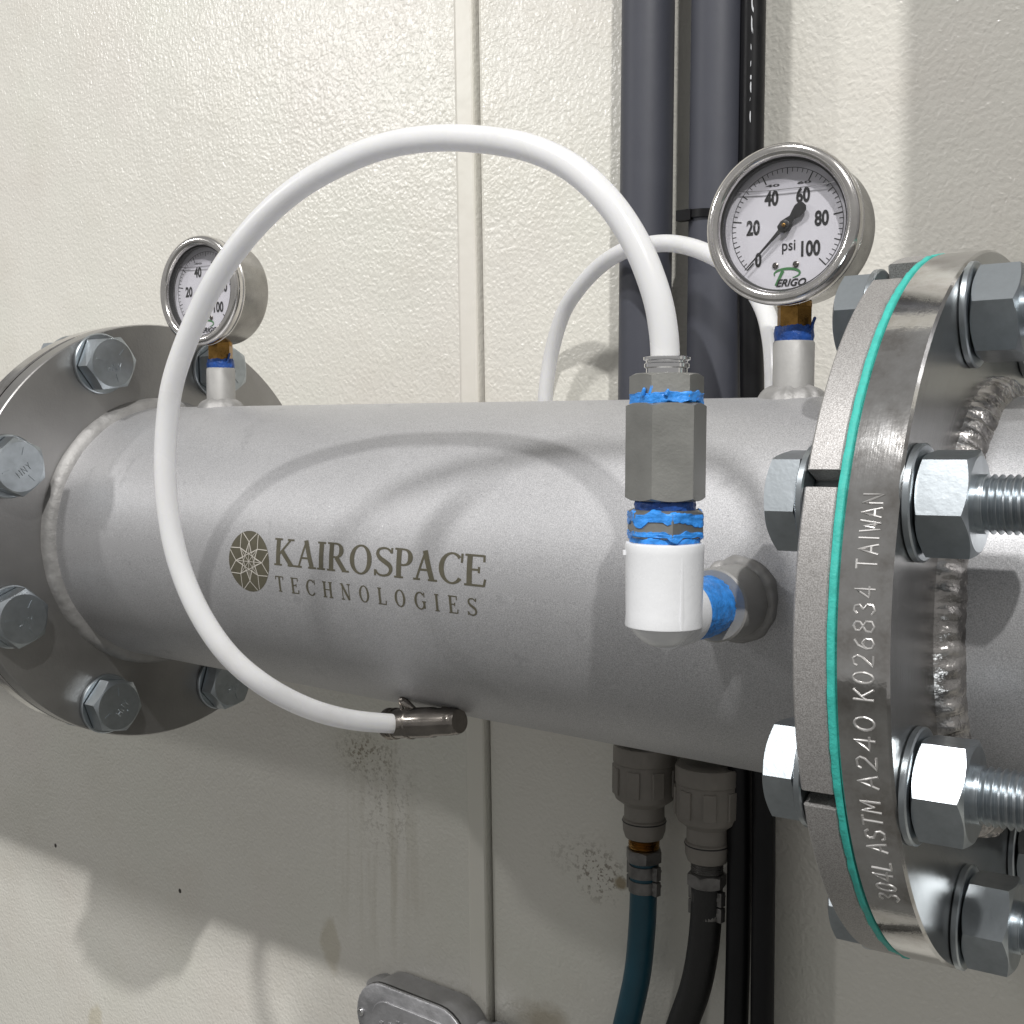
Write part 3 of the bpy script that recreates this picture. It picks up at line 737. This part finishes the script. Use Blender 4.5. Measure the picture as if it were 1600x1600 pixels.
    for x in (-4.6, 4.6):
        sc_ = MB().lathe([(0, dz+.1), (1.35, dz+.1), (1.35, dz+.6), (.9, dz+.9), (0, dz+.9)], 20, F @ T(x, -16.6, 0)); sc_.build('dial_screw', M['darkss'], dial)
    # needle
    nd = MB(); ang = R_(225); nm = F @ Matrix.Rotation(ang, 4, 'Z')
    out = [(25.4, .12), (8, .62), (3.2, .9), (2.6, 2.2), (0, 2.7), (-2.4, 2.0), (-4.4, 1.3), (-6.6, 2.1), (-9.0, 2.75), (-11.0, 2.3), (-12.1, 1.0)]
    o2 = out+[(x, -y) for x, y in reversed(out)]
    n_ = len(o2); vs = [(x, y, dz+2.0) for x, y in o2]+[(x, y, dz+2.5) for x, y in o2]
    nd.add(vs, [tuple(range(n_)), tuple(range(2*n_-1, n_-1, -1))]+[(i, (i+1) % n_, (i+1) % n_+n_, i+n_) for i in range(n_)], nm)
    nd.lathe([(2.4, dz), (2.4, dz+3.0), (1.9, dz+3.3), (0, dz+3.3)], 32, F)
    ne = nd.build('needle', M['ink'], g, sharp=40)
    MB().lathe([(.85, dz+3.3), (.85, dz+3.9), (.5, dz+4.1), (0, dz+4.1)], 20, F).build('pivot', M['brass'], ne)
    MB().lathe([(0, FR-3.8), (28.2, FR-3.8)], 64, F, closed=False).build('glass', M['glass'], g)
    st = MB().hexa(13.6, 11.5, both=True, z0=5.2, ch=1.0); st.lathe([(6.4, -4), (6.4, 5.3)], 32); st.lathe([(7.6, 15), (7.6, 18)], 32)
    st.build('stem', M['brass'], g, sharp=25)
    return g
def sealant(z0, z1, r0, seed, mat, parent, drip=1.0, name='thread_sealant', Mx=None):
    """rag-edged wrap of blue thread sealant"""
    mb_ = MB(); n_ = 72; rows = 7
    def rf(r, z, a, j):
        q = Vector((math.cos(a)*2.2+seed, math.sin(a)*2.2, z*.25)); e = noise.noise(q*1.9)
        k = noise.noise(q*4.5)
        rr = r+.55*k
        if j <= 1: return rr-(.9 if j == 0 else 0), z-drip*1.6*max(0, e+.15)-drip*.4*k
        if j >= rows-1: return rr-(.9 if j == rows else 0), z+drip*1.3*max(0, k+.1)+drip*.8*e
        return rr, z
    prof = [(r0-.6, z0), (r0+.1, z0)]+[(r0+.35*math.sin(pi*t), z0+(z1-z0)*t) for t in (.2, .4, .6, .8)]+[(r0+.1, z1), (r0-.6, z1)]
    mb_.lathe(prof, n_, Mx, rf); return mb_.build(name, mat, parent, sharp=70)
g0 = make_gauge()
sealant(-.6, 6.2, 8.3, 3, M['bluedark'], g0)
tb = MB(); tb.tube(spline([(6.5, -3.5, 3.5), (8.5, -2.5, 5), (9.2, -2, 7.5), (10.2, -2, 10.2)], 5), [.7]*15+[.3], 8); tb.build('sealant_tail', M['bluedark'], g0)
g1 = copy_tree(g0)
place(g0, T(GX[0], 0, 108.8) @ rot(5.5, 'Z')); tag(g0, 'large near pressure gauge reading zero psi on the right of the long pipe', 'gauge', 'pressure gauges on the long pipe')
place(g1, T(GX[1], 0, 107.8) @ rot(6, 'Z')); tag(g1, 'far pressure gauge partly covered by the white tube on the left', 'gauge', 'pressure gauges on the long pipe')

# ------------------------------------------------------------------ elbow stack in front of the pipe
EX, EY = -55.9, -136.0
elb = empty('pvc_elbow', 'white plastic elbow screwed into the front of the long pipe', 'pipe fitting', T(EX, EY, -9))
E0 = T(0, 0, 9)
eb = MB(); RE = 13.5
eb.lathe([(RE-1.0, 29.6), (RE+.25, 29.4), (RE+.5, 28.6), (RE+.35, 26), (RE, 4), (RE+.25, .5), (RE+.15, -.1), (RE-.9, -.2), (RE-1.2, -.7), (RE-3.2, -3.2), (RE-5.6, -5.5), (RE-8.6, -7.2), (0, -7.8)], 64, E0)
eb.lathe([(10.2, 29.6), (RE-.9, 29.7)], 64, E0)
# horizontal leg back to the socket
eb.lathe([(RE-1.5, 0), (RE-1.3, 11), (RE-1.5, 13.2), (9, 13.4)], 64, T(0, 0, 12.4) @ Matrix(((1, 0, 0, 0), (0, 0, 1, 0), (0, -1, 0, 0), (0, 0, 0, 1))))
eb.build('body', M['pvc'], elb, sharp=35)
mb = MB(); mb.box(RE-.5, RE+.35, -.3, .3, 0, 28.2, E0 @ rot(-33, 'Z')); mb.build('mould_line', M['pvc'], elb, smooth=False)
mb = MB(); mb.box(RE-.3, RE+1.2, -1.1, 1.1, 25.0, 26.6, E0 @ rot(-142, 'Z')); mb.build('mould_nub', M['pvc'], elb, smooth=False)
sealant(13.0, 32.4, 11.0, 5, M['blue'], elb, .5, Mx=T(0, 0, 12.4) @ Matrix(((1, 0, 0, 0), (0, 0, 1, 0), (0, -1, 0, 0), (0, 0, 0, 1))))
nip = empty('hex_nipple', 'short hex nipple smeared with blue sealant above the white elbow', 'pipe fitting', T(EX, EY, 29.5))
MB().lathe([(10, -6), (10, 15.0)], 40).build('threaded_end', M['satin'], nip)
MB().hexa(24.2, 10.0, both=True, z0=1.6, ch=.98, Mx=rot(12, 'Z')).build('hex', M['satin'], nip, sharp=25)
sealant(-.6, 2.6, 12.0, 11, M['blue'], nip, 1.4)
def hexwrap(af, z0, z1, seed, parent, mat, spin, missing=0.0):
    mb_ = MB(); n_ = 96; rows = 9; vs = []; fs = []
    for j in range(rows+1):
        for i in range(n_):
            a = 2*pi*i/n_; d = (a % (pi/3))-pi/6; hr = min(af/2/math.cos(d), af/2*1.12); t = j/rows
            nz = noise.noise(Vector((math.cos(a)*3+seed, math.sin(a)*3, j*.5))); e = noise.noise(Vector((math.cos(a)*2.6+seed, math.sin(a)*2.6, 3)))+.25*noise.noise(Vector((math.cos(a)*8+seed, math.sin(a)*8, 3)))
            r = hr+.35+.3*nz-(1.2 if j in (0, rows) else 0); z = z0+(z1-z0)*t+(e*2.6 if j in (0, 1) else 0)+(e*1.5 if j >= rows-1 else 0)
            vs.append((r*math.cos(a), r*math.sin(a), z))
    for j in range(rows):
        for i in range(n_): fs.append((j*n_+i, j*n_+(i+1) % n_, (j+1)*n_+(i+1) % n_, (j+1)*n_+i))
    mb_.add(vs, fs, rot(spin, 'Z')); return mb_.build('thread_sealant', mat, parent, sharp=60)
hexwrap(24.2, 6.8, 11.2, 2, nip, M['blue'], 12)
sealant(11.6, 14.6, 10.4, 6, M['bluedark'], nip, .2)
hexwrap(24.3, 2.0, 4.2, 33, nip, M['blue'], 12)
cpl = empty('hex_coupling', 'tall dull grey hexagonal steel coupling above the blue smeared nipple', 'pipe fitting', T(EX, EY, 44.3))
MB().hexa(24.8, 34.0, both=True, ch=.985, Mx=rot(-18, 'Z')).build('body', M['satin'], cpl, sharp=20)
pin = empty('tube_connector', 'push-in tube connector with chrome collar topping the hex coupling', 'pipe fitting', T(EX, EY, 78.3))
MB().hexa(22.6, 9.2, both=True, z0=1.0, ch=.97, Mx=rot(-22, 'Z')).build('hex', M['satin'], pin, sharp=22)
hexwrap(22.6, -.2, 4.0, 21, pin, M['blue'], -22)
sm = MB()
for (a_, z, ln_) in ((-85, 3.6, 2.8), (-100, 3.4, 1.6), (-60, 3.2, 1.2)):
    a = R_(a_); rr = 12.4
    sm.tube(spline([(rr*math.cos(a), rr*math.sin(a), z-.8), (rr*math.cos(a+.05), rr*math.sin(a+.05), z+ln_*.6), (rr*math.cos(a+.03), rr*math.sin(a+.03), z+ln_)], 4), [.8, .8, .75, .7, .65, .6, .5, .4, .25], 7)
sm.build('sealant_smear', M['blue'], pin)
MB().lathe([(7.2, 10), (7.2, 12.0), (7.9, 12.4), (7.9, 13.6), (7.3, 14), (7.3, 14.6), (8.2, 15.0), (8.2, 15.9), (7.4, 16.2), (5.3, 16.2), (5.3, 12)], 48).build('collar', M['chrome'], pin, sharp=30)

# ------------------------------------------------------------------ white tube loop
LP = [(1040, 585, -136), (1037, 520, -136.5), (1024, 455, -137), (994, 380, -138), (950, 314, -139), (893, 262, -140), (826, 231, -142), (752, 218, -144), (680, 216, -147), (610, 226, -149), (545, 249, -152), (468, 292, -155), (402, 350, -157), (345, 424, -159), (303, 505, -160), (272, 590, -161), (261, 660, -161), (258, 735, -161), (264, 810, -160), (281, 885, -158), (312, 958, -154), (356, 1022, -146), (412, 1070, -132), (478, 1105, -108), (545, 1124, -80), (616, 1131, -50), (635, 1131, -46)]
def loop(name, LP, r, label, mat=None, n=24):
    P = spline([onY(*p) for p in LP], 9); mb_ = MB().tube(P, r, n)
    return tag(recenter(mb_.build(name, mat or M['tube'], sharp=60)), label, 'tube')
loop('plastic_tube', LP, 5.1, 'big white plastic tube looping in front of the long pipe')
LP2 = [(850, 660, 168), (853, 610, 168), (862, 550, 166), (880, 490, 160), (905, 450, 152), (938, 415, 144), (975, 392, 134), (1015, 382, 125), (1055, 381, 117), (1097, 392, 108), (1140, 415, 98), (1172, 445, 89), (1195, 485, 79), (1206, 530, 70), (1210, 580, 62), (1211, 640, 56)]
loop('plastic_tube', LP2, 5.1, 'smaller white plastic tube arching behind the pipe in front of grey conduits')
# connector under the pipe
c0 = onY(606, 1131, -46); c1 = onY(716, 1127, -46); ax = (c1-c0).normalized(); q = ax.to_track_quat('Z', 'Y').to_matrix().to_4x4(); q.translation = c0
Ln = (c1-c0).length
tf = empty('tube_connector', 'dark metal tube connector under the pipe ending the white loop', 'pipe fitting', q)
MB().lathe([(5.3, .0), (8.0, .2), (8.4, 1), (8.4, 2.2), (7.4, 2.8), (7.4, 5), (8.3, 5.4), (8.3, 6.4), (7.6, 6.8)], 40).build('collar', M['darkss'], tf, sharp=30)
MB().lathe([(7.7, 6.8), (7.7, 15.5), (8.4, 16), (8.4, 18), (8.0, 18.5), (7.8, Ln*.66), (7.1, Ln*.70), (7.1, Ln*.9), (6.5, Ln*.96), (5.2, Ln)], 40).build('body', M['darkss'], tf, sharp=30)
MB().lathe([(6.4, Ln*.9), (6.7, Ln*.98), (6.0, Ln*1.02), (0, Ln*1.02)], 36).build('end_cap', M['darkss'], tf, sharp=30)
qi = q.inverted()
clp = MB(); up_ = qi.to_3x3() @ Vector((0, 0, 1)); up_ = (up_-Vector((0, 0, up_.z))).normalized()
def upv(z, h, s_=0): p = up_*h+up_.cross(Vector((0, 0, 1)))*s_; return (p.x, p.y, z)
clp.tube([upv(12, 6), upv(11.5, 13.2)], 1.1, 10); clp.tube([upv(11.5, 11.5), upv(15, 10.5), upv(21, 7)], [1.6, 2.4, 1.2], 10); clp.lathe([(0, -2), (2.1, -1), (2.1, 1), (0, 2)], 16, T(*upv(13.6, 12.0)))
clp.build('release_clip', M['darkss'], tf)
st_ = MB(); pa = onY(690, 1128, -46); st_.tube([qi @ pa, qi @ Vector((pa.x+2, pa.y+12, -70))], 5, 20); st_.build('branch', M['darkss'], tf)

# ------------------------------------------------------------------ conduits, tubes and hoses on the wall
def conduit(px_x, y, r, ztop, zbot, label, name='conduit', mat='gpvc', pts=None, cat='conduit'):
    P = pts or [(px_x, y, zbot), (px_x, y, ztop)]
    k = [Vector(P[0])+(Vector(P[1])-Vector(P[0]))*i/12 for i in range(13)] if len(P) == 2 else P
    return tag(recenter(MB().tube(k, r, 48).build(name, M[mat])), label, cat)
conduit(-253.0, 164, 16.7, 900, -128, 'left grey plastic conduit rising behind the long pipe')
conduit(-202.8, 164, 16.7, 900, -128, 'right grey plastic conduit with black zip tie, behind the near gauge')
conduit(-176.5, 166, 7.2, 900, -900, 'thin black printed tube running up beside the right grey conduit', 'black_tube', 'black', pts=[(-179.0, 162, 900), (-178.8, 162, 500), (-178.5, 162, 200), (-174, 164, 0), (-166, 166, -110), (-164.5, 166, -200), (-163.5, 166, -320), (-163, 166, -900)], cat='tube')
conduit(0, 0, 7.6, 0, 0, 'thin black tube hanging between the black hose and the other black tube', 'black_tube', 'black', pts=[(-190, 176, 60), (-188, 172, -60), (-183, 168, -140), (-181.5, 167, -190), (-181, 166, -260), (-182, 166, -330), (-186, 166, -900)], cat='tube')
# printing on the black tube, reading downwards
bt = bpy.data.objects['black_tube']; pm = MB()
vs, fs = text_mesh('TUBE  1/2" OD X .375', 5.4, .10, 1.0)
for a_, (x, y, _) in enumerate(vs): pass
Wt = max(v[0] for v in vs)
out = []
for (x, y, _) in vs:
    zz = 330-x*160/(2*Wt); an = R_(-56)+y/7.3
    out.append(Vector((-178.9+7.32*math.cos(an), 162+7.32*math.sin(an), zz)))
pm.v = out; pm.f = fs; pm.mi = [0]*len(fs); pm.v = [p-Vector(bt.location)/S for p in pm.v]
pm.build('tube_printing', M['white'], bt, smooth=False)
zt = MB(); zt.lathe([(16.9, -2.4), (18.3, -2.4), (18.3, 2.4), (16.9, 2.4)], 48, T(-202.8, 164, 200) @ rot(4, 'Y'), closed=True); zt.box(-8, 2, -23, -17, -3.2, 3.2, T(-213, 170, 200))
tag(recenter(zt.build('zip_tie', M['black'])), 'black cable tie round the right grey conduit', 'cable tie')

def coupler(x, y, z, label, hl, seed=0):
    c = empty('hose_coupling', label, 'hose coupling', T(x, y, z-94), 'couplings below the grey conduits'); A = T(0, 0, 94)
    MB().lathe([(16.8, 2), (20.2, 2.5), (20.8, 1.0), (20.8, -8), (20.2, -8.6), (20.4, -9), (20.4, -29), (19, -32.5), (14.2, -36), (13.2, -37), (13.2, -45.5), (14.2, -46.5), (13.9, -54), (12.4, -58.5), (9.6, -59.5)], 56, A).build('body', M['coupler'], c, sharp=28)
    rb = MB()
    for k in range(8):
        a = 45*k+12+seed*20; rb.box(19.6, 21.4, -4.2, 4.2, -28.5, -11, A @ rot(a, 'Z'))
    rb.build('grip_rib', M['coupler'], c, bevel=.6)
    mb_ = MB(); mb_.lathe([(14.4, -47.4), (14.6, -47.8), (14.4, -48.2)], 48, A); mb_.build('joint_line', M['ink'], c)
    pr = [(9.3, -59)]
    for k in range(4): pr += [(10.3, -60-k*1.7), (9.4, -60.9-k*1.7)]
    pr += [(9.3, -67)]
    MB().lathe(pr, 40, A).build('thread', M['clamp'] if seed else M['brass'], c, sharp=60)
    MB().hexa(21.5, 8.5, both=True, z0=-75, ch=.97, Mx=A @ rot(9+30*seed, 'Z')).build('hex', M['clamp'], c, sharp=25)
    for zc in (-81, -91):
        cl = MB(); cl.lathe([(9.0, zc-4), (9.9, zc-4), (9.9, zc+4), (9.0, zc+4)], 40, A, closed=True)
        for s2 in (-1, 1):
            cl.box(8.8, 12.8, -2.4, 2.4, zc-4.6, zc+4.6, A @ rot(0 if s2 > 0 else 180, 'Z') @ rot(-8, 'Z'))
        cl.tube([A @ Vector((9.5, -4, zc)), A @ Vector((9.5, 5, zc))], 1.5, 10)
        cl.build('hose_clamp', M['clamp'], c, bevel=.4)
    return c
coupler(-250, 165, -137.5, 'left ribbed brown grey hose coupling above the blue hose', 0, 0)
coupler(-202, 163, -142, 'right brown grey hose coupling above the black hose', 0, 1)
def hose(pts, r, mat, label):
    P = spline(pts, 8); return tag(recenter(MB().tube(P, r, 32).build('hose', M[mat])), label, 'hose')
hose([(-250, 165, -205), (-250, 165, -235), (-251, 165, -260), (-254, 165, -290), (-261, 165, -322), (-272, 166, -365), (-290, 168, -420), (-315, 170, -520), (-330, 170, -700)], 9.0, 'bluehose', 'dark blue green hose hanging from the left coupling')
hose([(-202, 163, -212), (-202, 163, -232), (-204, 163, -258), (-209, 163, -285), (-218, 163, -312), (-231, 164, -350), (-252, 166, -400), (-280, 168, -500), (-300, 168, -700)], 10.0, 'blackhose', 'thick black hose curving down from the right coupling')

# ------------------------------------------------------------------ cast conduit body on the wall
cb = empty('conduit_box', 'grey cast metal conduit box with screwed lid at the bottom of the wall', 'electrical box', T(-447, 190, -387))
def stadium(L0, H0, n=14):
    r = H0/2; out = []
    for i in range(n+1): a = -pi/2+pi*i/n; out.append((L0/2-r+r*math.cos(a), r*math.sin(a)))
    for i in range(n+1): a = pi/2+pi*i/n; out.append((-L0/2+r+r*math.cos(a), r*math.sin(a)))
    return out
def prism(mb_, rings, Mx=None):
    """rings: (L, H, y) stadium sections along -Y"""
    vs = []; n_ = 0
    for (L0, H0, y) in rings:
        s_ = stadium(L0, H0); n_ = len(s_)
        vs += [(p[0], y, p[1]) for p in s_]
    fs = [tuple(range(n_)), tuple((len(rings)-1)*n_+i for i in range(n_-1, -1, -1))]
    for j in range(len(rings)-1):
        for i in range(n_): fs.append((j*n_+i, j*n_+(i+1) % n_, (j+1)*n_+(i+1) % n_, (j+1)*n_+i))
    return mb_.add(vs, fs, Mx)
BX = T(0, 0, 0)
b = MB(); prism(b, [(104, 46, -1), (112, 54, -6), (112, 54, -30), (113, 55, -31)], T(-4, 0, 0)); b.build('body', M['cast'], cb, bevel=.8)
prism(MB(), [(114, 56, -31.2), (114, 56, -32.4)], T(-4, 0, 0)).build('lid_gasket', M['ink'], cb)
lid = prism(MB(), [(113.5, 55.5, -32.5), (113.5, 55.5, -34.6), (110, 52, -35.6)], T(-4, 0, 0)); prism(lid, [(84, 35, -35.7), (82, 33, -37.4)], T(-1, 0, 0))
ld = lid.build('lid', M['cast'], cb, bevel=.4)
tx = MB(); k_ = 0
for i in range(26):
    x = -34+rng.uniform(0, 66); z = rng.uniform(-8, 8); tx.box(x-1.6, x+1.6, -38.1, -37.3, z-.8, z+.8, Matrix.Identity(4) @ T(0, 0, 0))
tx.build('cast_relief', M['cast'], ld, bevel=.3)
for x in (-55, 47):
    MB().lathe([(3.2, 0), (3.2, 1.4), (2.4, 2.4), (0, 2.8)], 20, T(x, -35.3, 0) @ ZYn).build('screw', M['chrome'], cb)
hb_ = MB().lathe([(17, 50), (17, 62), (20, 63), (20, 76), (18.5, 78), (13, 78)], 40, T(0, -16, 0) @ ZX); hb_.build('hub', M['cast'], cb, sharp=35)
MB().tube(spline([(74, -16, 0), (90, -15, -1), (108, -14, -12), (116, -13, -40), (117, -13, -120), (117, -13, -500)], 6), 10.5, 24).build('conduit', M['gpvc'], cb)
MB().lathe([(19, 0), (19, 9), (15, 11)], 36, T(-46, -12, 8) @ rot(0, 'Z')).build('rear_boss', M['cast'], cb)

bpy.context.view_layer.update()
